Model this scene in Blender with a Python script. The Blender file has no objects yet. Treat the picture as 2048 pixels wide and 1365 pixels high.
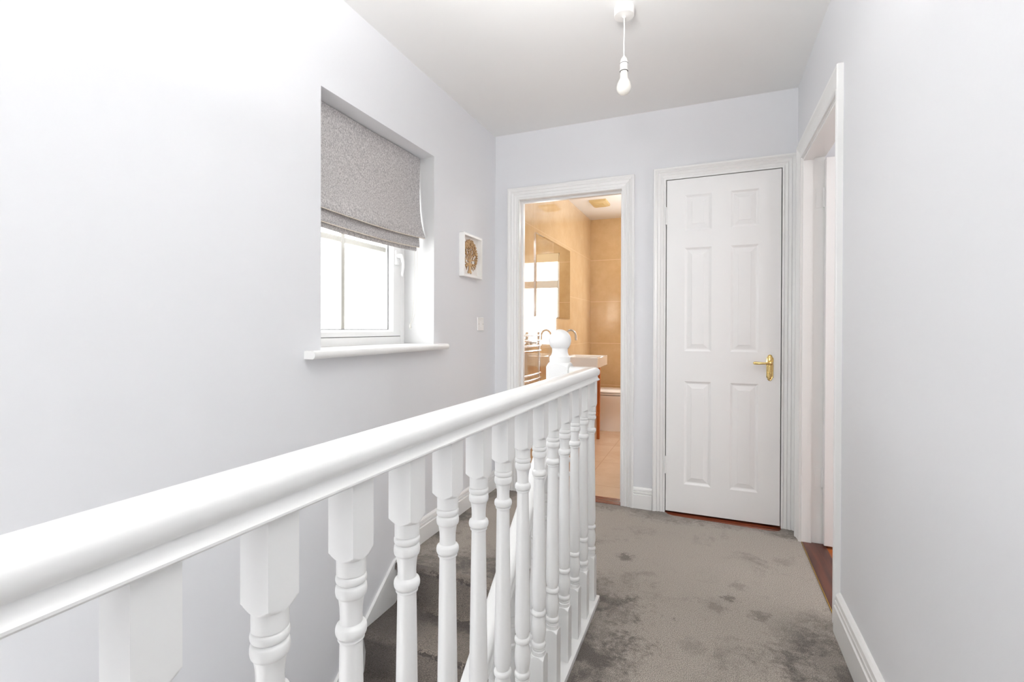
import bpy, bmesh, math, random
from mathutils import Matrix, Vector
C = bpy.context
S = C.scene
COL = S.collection
PI = math.pi
random.seed(7)

# ------------------------------------------------------------------ camera
FPX, YAW, PITCH, ROLL, SY = 959.6, .3897, -.0054, .0027, -20.3
cy, sn = math.cos(YAW), math.sin(YAW)
Fv = Vector((-sn * math.cos(PITCH), cy * math.cos(PITCH), math.sin(PITCH)))
R0 = Vector((cy, sn, 0)); U0 = R0.cross(Fv)
cr, sr = math.cos(ROLL), math.sin(ROLL)
Rv = cr * R0 + sr * U0; Uv = -sr * R0 + cr * U0
cd = bpy.data.cameras.new('camera'); cam = bpy.data.objects.new('camera', cd); COL.objects.link(cam)
M = Matrix((Rv, Uv, -Fv)).transposed().to_4x4(); M.translation = (0, 0, 1.12); cam.matrix_world = M
cd.sensor_width = 36; cd.lens = FPX / 2048 * 36; cd.shift_y = SY / 2048; cd.clip_start = .02
S.camera = cam

# ------------------------------------------------------------------ world, light, exposure
w = bpy.data.worlds.new('world'); S.world = w; w.use_nodes = True
bg = w.node_tree.nodes['Background']; bg.inputs[0].default_value = (.975, .985, 1, 1); bg.inputs[1].default_value = 7.6
S.view_settings.view_transform = 'Standard'; S.view_settings.look = 'None'
S.view_settings.gamma = 1; S.view_settings.exposure = .35
S.cycles.max_bounces = 14; S.cycles.diffuse_bounces = 8; S.cycles.glossy_bounces = 6
S.cycles.sample_clamp_indirect = 8
try:
    S.cycles.use_denoising = True
except Exception:
    pass

def portal(loc, rot, sx, sy):
    l = bpy.data.lights.new('daylight_portal', 'AREA'); l.shape = 'RECTANGLE'; l.size = sx; l.size_y = sy
    l.cycles.is_portal = True
    o = bpy.data.objects.new('daylight_portal', l); COL.objects.link(o); o.location = loc; o.rotation_euler = rot
portal((-1.70, 1.85, 1.3), (0, -PI / 2, 0), .6, .8)            # landing window (points +X)
portal((-.55, 5.99, 1.47), (-PI / 2, 0, 0), .76, 1.2)           # bathroom window (points -Y)
portal((2.82, 1.9, 1.55), (0, PI / 2, 0), .95, .85)             # bedroom window (points -X)
portal((-.95, -2.24, -1.5), (PI / 2, 0, 0), .75, 1.9)          # unseen hall opening, added to light the stairwell

def lamp(name, kind, loc, power, size=.1, col=(1, 1, 1), rot=(0, 0, 0)):
    l = bpy.data.lights.new(name, kind); l.energy = power; l.color = col
    if kind == 'AREA': l.shape = 'DISK'; l.size = size
    else: l.shadow_soft_size = size
    o = bpy.data.objects.new(name, l); COL.objects.link(o); o.location = loc; o.rotation_euler = rot
    return o
W_ = (1, .995, .985); UP = (PI, 0, 0)
lamp('bounced_flash', 'AREA', (-.22, .38, 1.80), 25.5, .3, W_, UP)            # aimed at the ceiling above the viewer
lamp('stairwell_up_fill', 'AREA', (-.5, -.5, 1.6), 1.5, .4, W_, UP)  # added fill towards the ceiling; no such fitting there
lamp('landing_up_fill', 'AREA', (-.35, 1.15, 2.2), 14, .12, W_, UP)  # unseen fill, put in to brighten the far end of the landing
lamp('rear_fill', 'AREA', (-.3, -1.9, 1.5), 8, .8, W_, (PI / 2, 0, 0))  # added fill from behind the viewer, not a real lamp
lamp('direct_flash', 'POINT', (.03, -.02, 1.5), 1.6, .035, W_)
lamp('stairwell_fill', 'POINT', (-.92, -.05, .15), 5, .3, W_)  # made-up source, added to lift the dim lower right wall
lamp('bedroom_fill', 'POINT', (1.6, 1.6, 2.1), 10, .1)  # unseen extra light added to brighten this room
lamp('bathroom_lamp', 'POINT', (-.35, 4.6, 2.16), 16, .12, (.96, .98, 1))

# ------------------------------------------------------------------ materials
def srgb(r, g, b):
    f = lambda c: (c / 255 / 12.92) if c / 255 <= .04045 else ((c / 255 + .055) / 1.055) ** 2.4
    return (f(r), f(g), f(b), 1)

def mat(name, col, rough=.5, metal=0, spec=.5, bump=0, bscale=200, var=0, vscale=6, coat=0):
    m = bpy.data.materials.new(name); m.use_nodes = True; nt = m.node_tree; b = nt.nodes['Principled BSDF']
    b.inputs['Base Color'].default_value = col; b.inputs['Roughness'].default_value = rough
    b.inputs['Metallic'].default_value = metal; b.inputs['Specular IOR Level'].default_value = spec
    b.inputs['Coat Weight'].default_value = coat
    tc = nt.nodes.new('ShaderNodeTexCoord')
    if bump:
        n = nt.nodes.new('ShaderNodeTexNoise'); n.inputs['Scale'].default_value = bscale; n.inputs['Detail'].default_value = 3
        bp = nt.nodes.new('ShaderNodeBump'); bp.inputs['Strength'].default_value = bump; bp.inputs['Distance'].default_value = .002
        nt.links.new(tc.outputs['Object'], n.inputs['Vector']); nt.links.new(n.outputs['Fac'], bp.inputs['Height'])
        nt.links.new(bp.outputs['Normal'], b.inputs['Normal'])
    if var:
        n = nt.nodes.new('ShaderNodeTexNoise'); n.inputs['Scale'].default_value = vscale; n.inputs['Detail'].default_value = 4
        nt.links.new(tc.outputs['Object'], n.inputs['Vector'])
        r = nt.nodes.new('ShaderNodeValToRGB')
        r.color_ramp.elements[0].position = .3; r.color_ramp.elements[1].position = .7
        r.color_ramp.elements[0].color = tuple(c * (1 - var) for c in col[:3]) + (1,)
        r.color_ramp.elements[1].color = tuple(min(1, c * (1 + var)) for c in col[:3]) + (1,)
        nt.links.new(n.outputs['Fac'], r.inputs['Fac']); nt.links.new(r.outputs['Color'], b.inputs['Base Color'])
    return m

WALL = mat('pale_grey_emulsion', (.715, .722, .742, 1), .62, spec=.25, bump=.10, bscale=60)
CEIL = mat('white_ceiling_paint', (.80, .80, .79, 1), .8, spec=.2, bump=.08, bscale=40)
GLOSS = mat('white_gloss_paint', (.79, .79, .78, 1), .28, spec=.5, bump=.05, bscale=90)
SATIN = mat('white_satin_door_paint', (.82, .82, .815, 1), .38, spec=.4, bump=.06, bscale=150)
UPVC = mat('white_upvc', (.77, .77, .765, 1), .3)
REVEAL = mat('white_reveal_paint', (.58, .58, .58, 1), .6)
PLASTIC = mat('white_plastic', (.84, .83, .81, 1), .35)
BULB = mat('opal_bulb', (.86, .84, .78, 1), .25)
RUBBER = mat('grey_gasket', (.08, .08, .08, 1), .6)
GOLD = mat('polished_brass', (.83, .62, .26, 1), .14, metal=1)
CHROME = mat('chrome', (.93, .93, .95, 1), .12, metal=1)
STEEL = mat('brushed_steel', (.55, .54, .52, 1), .25, metal=1)
CERAMIC = mat('white_ceramic', (.88, .87, .86, 1), .08, coat=.3)
MIRROR = mat('mirror_glass', (.82, .82, .76, 1), .01, metal=1)
PINK = mat('soft_pink_wall_paint', (.56, .53, .52, 1), .7)
DARK = mat('dark_cupboard', (.05, .03, .02, 1), .8)
PLY = mat('laser_cut_plywood', srgb(196, 160, 112), .6, var=.15, vscale=60)
PLYEDGE = mat('burnt_plywood_edge', srgb(120, 80, 45), .7)
FRAMEW = mat('white_frame_paint', (.84, .83, .81, 1), .4)
BACKCARD = mat('cream_card', (.80, .77, .73, 1), .8)
VENT = mat('cream_vent_plastic', srgb(205, 182, 132), .5)
CORD = mat('white_cord', (.55, .53, .49, 1), .6)

def wood(name, c1, c2, rough=.25, axis=1):
    m = mat(name, c1, rough); nt = m.node_tree; b = nt.nodes['Principled BSDF']
    tc = nt.nodes.new('ShaderNodeTexCoord'); mp = nt.nodes.new('ShaderNodeMapping')
    sc = [40, 40, 40]; sc[axis] = 3; mp.inputs['Scale'].default_value = sc
    n = nt.nodes.new('ShaderNodeTexNoise'); n.inputs['Scale'].default_value = 1; n.inputs['Detail'].default_value = 5
    r = nt.nodes.new('ShaderNodeValToRGB'); r.color_ramp.elements[0].position = .35; r.color_ramp.elements[1].position = .65
    r.color_ramp.elements[0].color = c1; r.color_ramp.elements[1].color = c2
    nt.links.new(tc.outputs['Object'], mp.inputs['Vector']); nt.links.new(mp.outputs['Vector'], n.inputs['Vector'])
    nt.links.new(n.outputs['Fac'], r.inputs['Fac']); nt.links.new(r.outputs['Color'], b.inputs['Base Color'])
    return m
THRESH = wood('dark_red_hardwood', srgb(66, 30, 19), srgb(100, 52, 36), .35, 1)
THRESHX = wood('dark_red_hardwood_across', srgb(92, 42, 24), srgb(138, 72, 48), .25, 0)
ROOMWOOD = wood('orange_brown_boards', srgb(150, 78, 36), srgb(186, 108, 58), .25, 1)
VANWOOD = wood('orange_oak', srgb(170, 92, 34), srgb(206, 128, 62), .35, 2)
BRASSY = mat('brass_edge_strip', (.55, .36, .10, 1), .35, metal=1)

def tile(name, c1, c2, joint, rough, axes, w_, h_, off, mortar=.003, coat=0, spec=.5):
    m = mat(name, c1, rough, spec=spec, coat=coat); nt = m.node_tree; b = nt.nodes['Principled BSDF']
    tc = nt.nodes.new('ShaderNodeTexCoord'); sp = nt.nodes.new('ShaderNodeSeparateXYZ'); cb = nt.nodes.new('ShaderNodeCombineXYZ')
    nt.links.new(tc.outputs['Object'], sp.inputs[0])
    for k in (0, 1):
        a = nt.nodes.new('ShaderNodeMath'); a.operation = 'SUBTRACT'; a.inputs[1].default_value = off[k]
        nt.links.new(sp.outputs[axes[k]], a.inputs[0]); nt.links.new(a.outputs[0], cb.inputs[k])
    br = nt.nodes.new('ShaderNodeTexBrick'); br.offset = 0; br.inputs['Scale'].default_value = 1
    br.inputs['Brick Width'].default_value = w_; br.inputs['Row Height'].default_value = h_
    br.inputs['Mortar Size'].default_value = mortar; br.inputs['Mortar Smooth'].default_value = .1
    nt.links.new(cb.outputs[0], br.inputs['Vector'])
    n = nt.nodes.new('ShaderNodeTexNoise'); n.inputs['Scale'].default_value = 5; n.inputs['Detail'].default_value = 6
    n.inputs['Roughness'].default_value = .65
    nt.links.new(tc.outputs['Object'], n.inputs['Vector'])
    r = nt.nodes.new('ShaderNodeValToRGB'); r.color_ramp.elements[0].position = .3; r.color_ramp.elements[1].position = .7
    r.color_ramp.elements[0].color = c1; r.color_ramp.elements[1].color = c2
    nt.links.new(n.outputs['Fac'], r.inputs['Fac'])
    mx = nt.nodes.new('ShaderNodeMix'); mx.data_type = 'RGBA'
    nt.links.new(br.outputs['Fac'], mx.inputs['Factor']); nt.links.new(r.outputs['Color'], mx.inputs['A'])
    mx.inputs['B'].default_value = joint; nt.links.new(mx.outputs['Result'], b.inputs['Base Color'])
    return m
TILE_L = tile('polished_sandstone_tile', srgb(212, 183, 142), srgb(224, 199, 162), srgb(232, 206, 172), .05, 'YZ', 2.6, .51, (1.21, .437), coat=.6, spec=.8)
TILE_B = tile('polished_sandstone_tile_back', srgb(204, 173, 128), srgb(218, 190, 148), srgb(232, 206, 172), .12, 'XZ', 1.2, .51, (.35, .429))
TILE_F = tile('beige_floor_tile', srgb(212, 184, 156), srgb(224, 198, 172), srgb(200, 172, 145), .18, 'XY', .4, .6, (-.83, .4))

def carpet(name, light, dark, edges=True):
    m = mat(name, light, .95, spec=.05); nt = m.node_tree; b = nt.nodes['Principled BSDF']
    b.inputs['Sheen Weight'].default_value = .15; b.inputs['Sheen Roughness'].default_value = .6
    L = nt.links.new; tc = nt.nodes.new('ShaderNodeTexCoord')
    def noise(scale, det, rough=.6, dist=0):
        n = nt.nodes.new('ShaderNodeTexNoise'); n.inputs['Scale'].default_value = scale; n.inputs['Detail'].default_value = det
        n.inputs['Roughness'].default_value = rough; n.inputs['Distortion'].default_value = dist
        L(tc.outputs['Object'], n.inputs['Vector']); return n.outputs['Fac']
    def mth(op, a, b_=None, clamp=False):
        n = nt.nodes.new('ShaderNodeMath'); n.operation = op; n.use_clamp = clamp
        for k, v in enumerate((a, b_)):
            if v is None: continue
            if isinstance(v, (int, float)): n.inputs[k].default_value = v
            else: L(v, n.inputs[k])
        return n.outputs[0]
    def ramp(v, a, b_):
        n = nt.nodes.new('ShaderNodeMapRange'); n.inputs['From Min'].default_value = a; n.inputs['From Max'].default_value = b_
        n.interpolation_type = 'SMOOTHSTEP'; L(v, n.inputs['Value']); return n.outputs[0]
    big = noise(4.5, 4, .6, .6); fine = noise(330, 2, .7); mid = noise(38, 4, .7)
    d = ramp(mth('ADD', mth('MULTIPLY', big, .72), mth('MULTIPLY', mid, .28)), .52, .70)
    d = mth('MULTIPLY', d, .5)
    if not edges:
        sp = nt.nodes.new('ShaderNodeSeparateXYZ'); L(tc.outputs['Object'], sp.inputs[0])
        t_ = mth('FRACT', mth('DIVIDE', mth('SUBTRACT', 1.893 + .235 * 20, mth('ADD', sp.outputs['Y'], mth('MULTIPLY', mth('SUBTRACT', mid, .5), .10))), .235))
        paler = mth('MULTIPLY', ramp(t_, .12, .42), mth('MULTIPLY', ramp(sp.outputs['X'], -1.30, -1.05), ramp(mth('ADD', mth('MULTIPLY', t_, .001), sp.outputs['X']), -.66, -.78)))
        d = mth('MAXIMUM', mth('MULTIPLY', d, .6), mth('SUBTRACT', .85, mth('MULTIPLY', paler, .85)))  # riser shade put into the colour: dark except on tread middles
    if edges:
        sp = nt.nodes.new('ShaderNodeSeparateXYZ'); L(tc.outputs['Object'], sp.inputs[0])
        wob = mth('MULTIPLY', mth('SUBTRACT', mth('ADD', mth('MULTIPLY', big, .55), mth('MULTIPLY', mid, .45)), .5), 1.0)
        x = mth('ADD', sp.outputs['X'], wob)
        le = ramp(x, -.20, -.38)
        ri = ramp(x, .14, .34)
        ylim = ramp(mth('ADD', sp.outputs['Y'], wob), 2.22, 1.95)
        e = mth('MULTIPLY', mth('MAXIMUM', le, ri), ylim)
        yend = ramp(mth('ADD', sp.outputs['Y'], mth('MULTIPLY', wob, .6)), 2.90, 3.02)
        e = mth('MAXIMUM', e, mth('MULTIPLY', yend, .7))
        head = mth('MULTIPLY', ramp(mth('ADD', sp.outputs['Y'], mth('MULTIPLY', wob, .5)), 2.10, 1.93), ramp(sp.outputs['X'], -.50, -.56))
        e = mth('MAXIMUM', e, head)
        wl = ramp(mth('ADD', sp.outputs['X'], mth('MULTIPLY', wob, .4)), -1.24, -1.36)
        e = mth('MAXIMUM', e, wl)
        patchy = ramp(noise(7, 5, .75, .3), .40, .58)
        e = mth('MULTIPLY', e, mth('ADD', mth('MULTIPLY', patchy, .5), .5))
        d = mth('MAXIMUM', d, e)
        for (px, py, pr, st) in ((-.375, 2.38, .055, .75), (.08, 2.18, .035, .7), (.03, 2.09, .05, .45), (.19, 2.09, .05, .6), (.12, 2.30, .045, .35), (-.05, 1.80, .06, .3), (-.02, 1.60, .05, .25), (.33, 2.62, .06, .3)):
            vd = nt.nodes.new('ShaderNodeVectorMath'); vd.operation = 'DISTANCE'
            L(tc.outputs['Object'], vd.inputs[0]); vd.inputs[1].default_value = (px, py, 0)
            dd = mth('ADD', vd.outputs['Value'], mth('MULTIPLY', mth('SUBTRACT', mid, .5), .14))
            d = mth('MAXIMUM', d, mth('MULTIPLY', ramp(dd, pr, pr * .25), st))
    mx = nt.nodes.new('ShaderNodeMix'); mx.data_type = 'RGBA'; L(d, mx.inputs['Factor'])
    mx.inputs['A'].default_value = light; mx.inputs['B'].default_value = dark
    m2 = nt.nodes.new('ShaderNodeMix'); m2.data_type = 'RGBA'; m2.blend_type = 'MULTIPLY'; m2.inputs['Factor'].default_value = 1
    sp2 = ramp(fine, .36, .62)
    sp3 = mth('ADD', mth('MULTIPLY', sp2, .95), .52)
    cc = nt.nodes.new('ShaderNodeCombineXYZ')
    for k in range(3): L(sp3, cc.inputs[k])
    L(mx.outputs['Result'], m2.inputs['A']); L(cc.outputs[0], m2.inputs['B']); L(m2.outputs['Result'], b.inputs['Base Color'])
    bp = nt.nodes.new('ShaderNodeBump'); bp.inputs['Strength'].default_value = .8; bp.inputs['Distance'].default_value = .004
    L(mth('ADD', noise(260, 3), mth('MULTIPLY', mid, 1.2)), bp.inputs['Height']); L(bp.outputs['Normal'], b.inputs['Normal'])
    return m
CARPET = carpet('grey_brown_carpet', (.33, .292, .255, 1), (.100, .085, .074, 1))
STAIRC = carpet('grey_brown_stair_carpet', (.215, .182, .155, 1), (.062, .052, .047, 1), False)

# blind fabric : grey with pale vertical brush flecks
def fabric():
    m = mat('grey_fleck_fabric', srgb(150, 148, 150), .9, spec=.1); nt = m.node_tree; b = nt.nodes['Principled BSDF']; L = nt.links.new
    tc = nt.nodes.new('ShaderNodeTexCoord'); mp = nt.nodes.new('ShaderNodeMapping'); mp.inputs['Scale'].default_value = (30, 380, 150)
    n = nt.nodes.new('ShaderNodeTexNoise'); n.inputs['Scale'].default_value = 1; n.inputs['Detail'].default_value = 2; n.inputs['Distortion'].default_value = .6
    L(tc.outputs['Object'], mp.inputs['Vector']); L(mp.outputs['Vector'], n.inputs['Vector'])
    r = nt.nodes.new('ShaderNodeValToRGB'); r.color_ramp.elements[0].position = .40; r.color_ramp.elements[1].position = .60
    r.color_ramp.elements[0].color = srgb(158, 155, 156); r.color_ramp.elements[1].color = srgb(214, 211, 210)
    L(n.outputs['Fac'], r.inputs['Fac']); L(r.outputs['Color'], b.inputs['Base Color'])
    out = nt.nodes['Material Output']; tr = nt.nodes.new('ShaderNodeBsdfTranslucent'); tr.inputs[0].default_value = srgb(190, 175, 155)
    ms = nt.nodes.new('ShaderNodeMixShader'); ms.inputs[0].default_value = .10
    L(b.outputs[0], ms.inputs[1]); L(tr.outputs[0], ms.inputs[2]); L(ms.outputs[0], out.inputs['Surface'])
    return m
FAB = fabric()

def glassmat():
    m = bpy.data.materials.new('window_glass'); m.use_nodes = True; nt = m.node_tree; L = nt.links.new
    nt.nodes.clear(); out = nt.nodes.new('ShaderNodeOutputMaterial')
    t = nt.nodes.new('ShaderNodeBsdfTransparent'); t.inputs[0].default_value = (.978, .98, .975, 1)
    g = nt.nodes.new('ShaderNodeBsdfGlossy'); g.inputs['Roughness'].default_value = .02
    lw = nt.nodes.new('ShaderNodeLayerWeight'); lw.inputs['Blend'].default_value = .5
    pw = nt.nodes.new('ShaderNodeMath'); pw.operation = 'POWER'; pw.inputs[1].default_value = 4; L(lw.outputs['Facing'], pw.inputs[0])
    ml = nt.nodes.new('ShaderNodeMath'); ml.operation = 'MULTIPLY_ADD'; ml.inputs[1].default_value = .6; ml.inputs[2].default_value = .04; L(pw.outputs[0], ml.inputs[0])
    ms = nt.nodes.new('ShaderNodeMixShader'); L(ml.outputs[0], ms.inputs[0]); L(t.outputs[0], ms.inputs[1]); L(g.outputs[0], ms.inputs[2])
    L(ms.outputs[0], out.inputs['Surface']); return m
GLASS = glassmat()

# ------------------------------------------------------------------ mesh helpers
class MB:
    def __init__(s): s.v = []; s.f = []
    def add(s, vs, fs):
        o = len(s.v); s.v += [tuple(v) for v in vs]; s.f += [tuple(i + o for i in f) for f in fs]; return s
    def box(s, x0, x1, y0, y1, z0, z1):
        v = [(x, y, z) for z in (z0, z1) for y in (y0, y1) for x in (x0, x1)]
        return s.add(v, [(0, 2, 3, 1), (4, 5, 7, 6), (0, 1, 5, 4), (2, 6, 7, 3), (0, 4, 6, 2), (1, 3, 7, 5)])
    def loops(s, loops, close=True, cap=True):
        n = len(loops[0]); vs = [p for l in loops for p in l]; fs = []
        for a in range(len(loops) - 1):
            for i in range(n if close else n - 1):
                j = (i + 1) % n
                fs.append((a * n + i, a * n + j, (a + 1) * n + j, (a + 1) * n + i))
        if cap: fs.append(tuple(range(n))[::-1]); fs.append(tuple(range((len(loops) - 1) * n, len(loops) * n)))
        return s.add(vs, fs)
    def prism(s, pts, axis, a, b):
        """pts 2-D in the two other axes (cyclic order), extruded along axis from a to b"""
        def P(p, t):
            if axis == 'x': return (t, p[0], p[1])
            if axis == 'y': return (p[0], t, p[1])
            return (p[0], p[1], t)
        return s.loops([[P(p, a) for p in pts], [P(p, b) for p in pts]])
    def lathe(s, prof, c=(0, 0, 0), n=32, axis='z', square=None, ph=0):
        """prof [(r,h)...]; square = half side: section is the circle cut by that square"""
        ls = []
        for r, h in prof:
            l = []
            for k in range(n):
                a = 2 * PI * k / n + ph; rr = r
                if square:
                    rr = min(r, square / max(abs(math.cos(a)), abs(math.sin(a))))
                u, v_ = rr * math.cos(a), rr * math.sin(a)
                if axis == 'z': l.append((c[0] + u, c[1] + v_, c[2] + h))
                elif axis == 'x': l.append((c[0] + h, c[1] + u, c[2] + v_))
                else: l.append((c[0] + v_, c[1] + h, c[2] + u))
            ls.append(l)
        return s.loops(ls)
    def tube(s, path, r, n=12):
        ls = []; P = [Vector(p) for p in path]
        up = None
        for i, p in enumerate(P):
            t = (P[min(i + 1, len(P) - 1)] - P[max(i - 1, 0)]).normalized()
            if up is None:
                up = Vector((0, 0, 1)) if abs(t.z) < .9 else Vector((1, 0, 0))
            a = t.cross(up).normalized(); b = a.cross(t).normalized(); up = b
            rr = r[i] if isinstance(r, (list, tuple)) else r
            ls.append([tuple(p + a * rr * math.cos(2 * PI * k / n) + b * rr * math.sin(2 * PI * k / n)) for k in range(n)])
        return s.loops(ls)
    def build(s, name, m, parent=None, ang=35, bevel=0, recalc=True):
        me = bpy.data.meshes.new(name); me.from_pydata(s.v, [], s.f); me.update()
        bm = bmesh.new(); bm.from_mesh(me)
        if recalc: bmesh.ops.recalc_face_normals(bm, faces=bm.faces)
        bm.to_mesh(me); bm.free()
        me.materials.append(m)
        for p in me.polygons: p.use_smooth = True
        me.set_sharp_from_angle(angle=math.radians(ang))
        o = bpy.data.objects.new(name, me); COL.objects.link(o)
        if parent: o.parent = parent; o.matrix_parent_inverse = parent.matrix_world.inverted()
        if bevel:
            b = o.modifiers.new('bevel', 'BEVEL'); b.width = bevel; b.segments = 2; b.limit_method = 'ANGLE'; b.angle_limit = math.radians(40)
        return o

def thing(name, loc, label=None, cat=None, group=None, kind=None):
    o = bpy.data.objects.new(name, None); COL.objects.link(o); o.location = loc
    o.empty_display_size = .1
    tag(o, label, cat, group, kind); C.view_layer.update(); return o
def tag(o, label=None, cat=None, group=None, kind=None):
    for k, v in (('label', label), ('category', cat), ('group', group), ('kind', kind)):
        if v: o[k] = v
    return o
def struct(o, label=None, cat=None): return tag(o, label, cat, kind='structure')

# ------------------------------------------------------------------ dimensions
XL, XR, D, ZC = -1.39, .452, 3.07, 2.4605
WY1, WY2, WZ1, WZ2 = 1.436, 2.263, 1.006, 2.0556
BX = -.4445          # landing balustrade centre line
NX, NY = -.577, 1.933  # newel centre

# ------------------------------------------------------------------ room shell
b = MB()
b.box(-1.69, XL, -2.2, WY1, -2.7, ZC + .1); b.box(-1.69, XL, WY2, 6.0, -2.7, ZC + .1)
b.box(-1.69, XL, WY1, WY2, -2.7, WZ1 - .004); b.box(-1.69, XL, WY1, WY2, WZ2, ZC + .1)
struct(b.build('wall_left', WALL), 'long pale grey wall on the left, with a recessed window', 'wall')

b = MB()   # end wall with the two door openings
b.box(XL, -1.22, D, D + .1, -.25, ZC + .1); b.box(-1.22, -.498, D, D + .1, 2.012, ZC + .1)
b.box(-.498, -.256, D, D + .1, -.25, ZC + .1); b.box(-.256, .388, D, D + .1, 2.035, ZC + .1)
b.box(.388, 2.7, D, D + .1, -.25, ZC + .1)
struct(b.build('wall_end', WALL), 'pale grey end wall holding the bathroom doorway and cupboard door', 'wall')

b = MB()
b.box(XR, .55, -2.2, 2.14, -.25, ZC + .1); b.box(XR, .55, 2.14, 2.93, 2.04, ZC + .1); b.box(XR, .55, 2.93, D, -.25, ZC + .1)
struct(b.build('wall_right', WALL), 'bright pale wall close on the right of the landing', 'wall')

b = MB()   # rear wall behind the viewer and the hall below, with an unseen opening added for light
b.box(XL, -1.2, -2.2, -2.0, -2.7, ZC + .1); b.box(.36, XR, -2.2, -2.0, -2.7, ZC + .1)
b.box(-1.2, .36, -2.2, -2.0, -.45, ZC + .1)
b.box(-.55, .36, -2.2, -2.0, -2.7, -.45); b.box(-1.2, -1.35, -2.2, -2.0, -2.7, -.45)
struct(b.build('wall_rear', WALL), 'plain pale wall behind the viewer', 'wall')

b = MB(); b.box(-1.69, 2.9, -2.2, 6.2, ZC, ZC + .12)
struct(b.build('ceiling', CEIL), 'flat white ceiling', 'ceiling')

b = MB()
b.loops([[(-.505, -2.0, z), (XR, -2.0, z), (XR, 3.069, z), (.385, 3.069, z), (.378, 3.045, z), (.365, 3.018, z), (.34, 3.002, z), (.31, 2.998, z), (.1, 3.006, z), (-.195, 3.022, z), (-.225, 3.035, z), (-.24, 3.06, z), (-.5, 3.062, z), (-.63, 3.062, z), (-1.2, 3.062, z), (XL, 3.069, z),
          (XL, 1.93, z), (-.505, 1.93, z)] for z in (-.25, 0)])
o = b.build('floor', CARPET, ang=20); struct(o, 'timeworn grey-brown carpet of the landing', 'floor')

b = MB(); b.box(-.56, -.505, -2.0, 1.99, -2.7, -.02)
struct(b.build('wall_stairwell', WALL), 'pale side of the stairwell below the landing edge', 'wall')
b = MB(); b.box(-1.69, .6, -2.2, 3.2, -2.8, -2.7)
struct(b.build('floor_hall', ROOMWOOD), 'wooden floor of the hall at the foot of the stairs', 'floor')
b = MB(); b.box(XL, -.5, 2.3, 2.4, -2.7, -.25)
struct(b.build('wall_hall', WALL), 'wall under the landing at the foot of the stairs', 'wall')

# bathroom shell
b = MB(); b.box(XL, -1.36, 3.17, 5.88, 0, ZC)
struct(b.build('wall_bathroom_left', TILE_L), 'polished sandstone tiled wall behind the bathroom mirror', 'wall')
b = MB()
b.box(-1.36, -.935, 5.87, 6.0, 0, ZC); b.box(-.18, .8, 5.87, 6.0, 0, ZC)
b.box(-.935, -.18, 5.87, 6.0, 0, .87); b.box(-.935, -.18, 5.87, 6.0, 2.08, ZC)
struct(b.build('wall_bathroom_back', TILE_B), 'sandstone tiled back wall of the bathroom', 'wall')
b = MB(); b.box(.7, .8, 3.17, 5.87, 0, ZC)
struct(b.build('wall_bathroom_right', TILE_B), 'sandstone tiled right wall of the bathroom', 'wall')
b = MB(); b.box(XL, .8, 3.17, 6.0, -.25, .0)
struct(b.build('floor_bathroom', TILE_F), 'beige tiled bathroom floor', 'floor')
b = MB(); b.box(-.42, -.32, 3.17, 3.85, 0, ZC); b.box(-.32, .7, 3.75, 3.85, 0, ZC)
struct(b.build('wall_cupboard', TILE_B), 'tiled outside of the cupboard seen from the bathroom', 'wall')
b = MB(); b.box(-.32, -.30, 3.17, 3.75, 0, ZC); b.box(-.3, .69, 3.73, 3.75, 0, ZC); b.box(.68, .7, 3.17, 3.73, 0, ZC)
struct(b.build('wall_cupboard_inside', DARK), 'dark inside of the cupboard behind the closed door', 'wall')

# bedroom shell (through the right doorway)
b = MB()
b.box(.55, 2.7, .4, .5, -.25, ZC); b.box(2.7, 2.8, .4, 1.4, -.25, ZC); b.box(2.7, 2.8, 2.4, 3.17, -.25, ZC)
b.box(2.7, 2.8, 1.4, 2.4, -.25, 1.0); b.box(2.7, 2.8, 1.4, 2.4, 2.05, ZC)
struct(b.build('wall_bedroom', PINK), 'soft pink walls of the room beyond the right doorway', 'wall')
b = MB(); b.box(.55, 2.8, .4, D, -.25, -.004)
struct(b.build('floor_bedroom', ROOMWOOD), 'orange-brown board floor beyond the right doorway', 'floor')

# ------------------------------------------------------------------ skirting boards
def skirt_prof(T, H):
    return [(0, 0), (T, 0), (T, H * .66), (T * .86, H * .675), (T * .66, H * .69), (T * .68, H * .705), (T * .88, H * .72), (T * .84, H * .80), (T * .62, H * .815),
            (T * .62, H * .83), (T * .80, H * .845), (T * .70, H * .93), (T * .35, H * .985), (0, H)]
def skirt_y(name, x, sgn, y0, y1, T, H, lab):      # runs along Y
    b = MB(); b.prism([(x + sgn * d, z) for d, z in skirt_prof(T, H)], 'y', y0, y1)
    return struct(b.build(name, GLOSS, ang=25), lab, 'skirting board')
def skirt_x(name, y, x0, x1, T, H, lab):
    b = MB()
    b.prism([(y - d, z) for d, z in skirt_prof(T, H)], 'x', x0, x1)
    return struct(b.build(name, GLOSS, ang=25), lab, 'skirting board')
skirt_y('baseboard_left', XL, 1, 1.98, D, .016, .125, 'white moulded skirting at the head of the stairs')
skirt_y('baseboard_right', XR, -1, -2.0, 2.088, .022, .150, 'white moulded skirting along the near right wall')
skirt_x('baseboard_end', D, -.443, -.32, .018, .13, 'short white skirting between the bathroom doorway and cupboard door')
skirt_x('baseboard_corner', D, XL + .016, -1.292, .018, .13, 'tiny white skirting in the left corner')
# sloping wall string along the stairs
def pitch(y): return .81 * (y - 1.893)
b = MB()
ya, yb = -1.2, 2.0
b.prism([(yb, pitch(yb) - .30), (yb, .03), (1.90, .012), (ya, pitch(ya) + .008), (ya, pitch(ya) - .30)], 'x', XL, XL + .013)
struct(b.build('baseboard_stairs', GLOSS), 'white sloping board between the wall and the stair carpet', 'skirting board')

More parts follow.
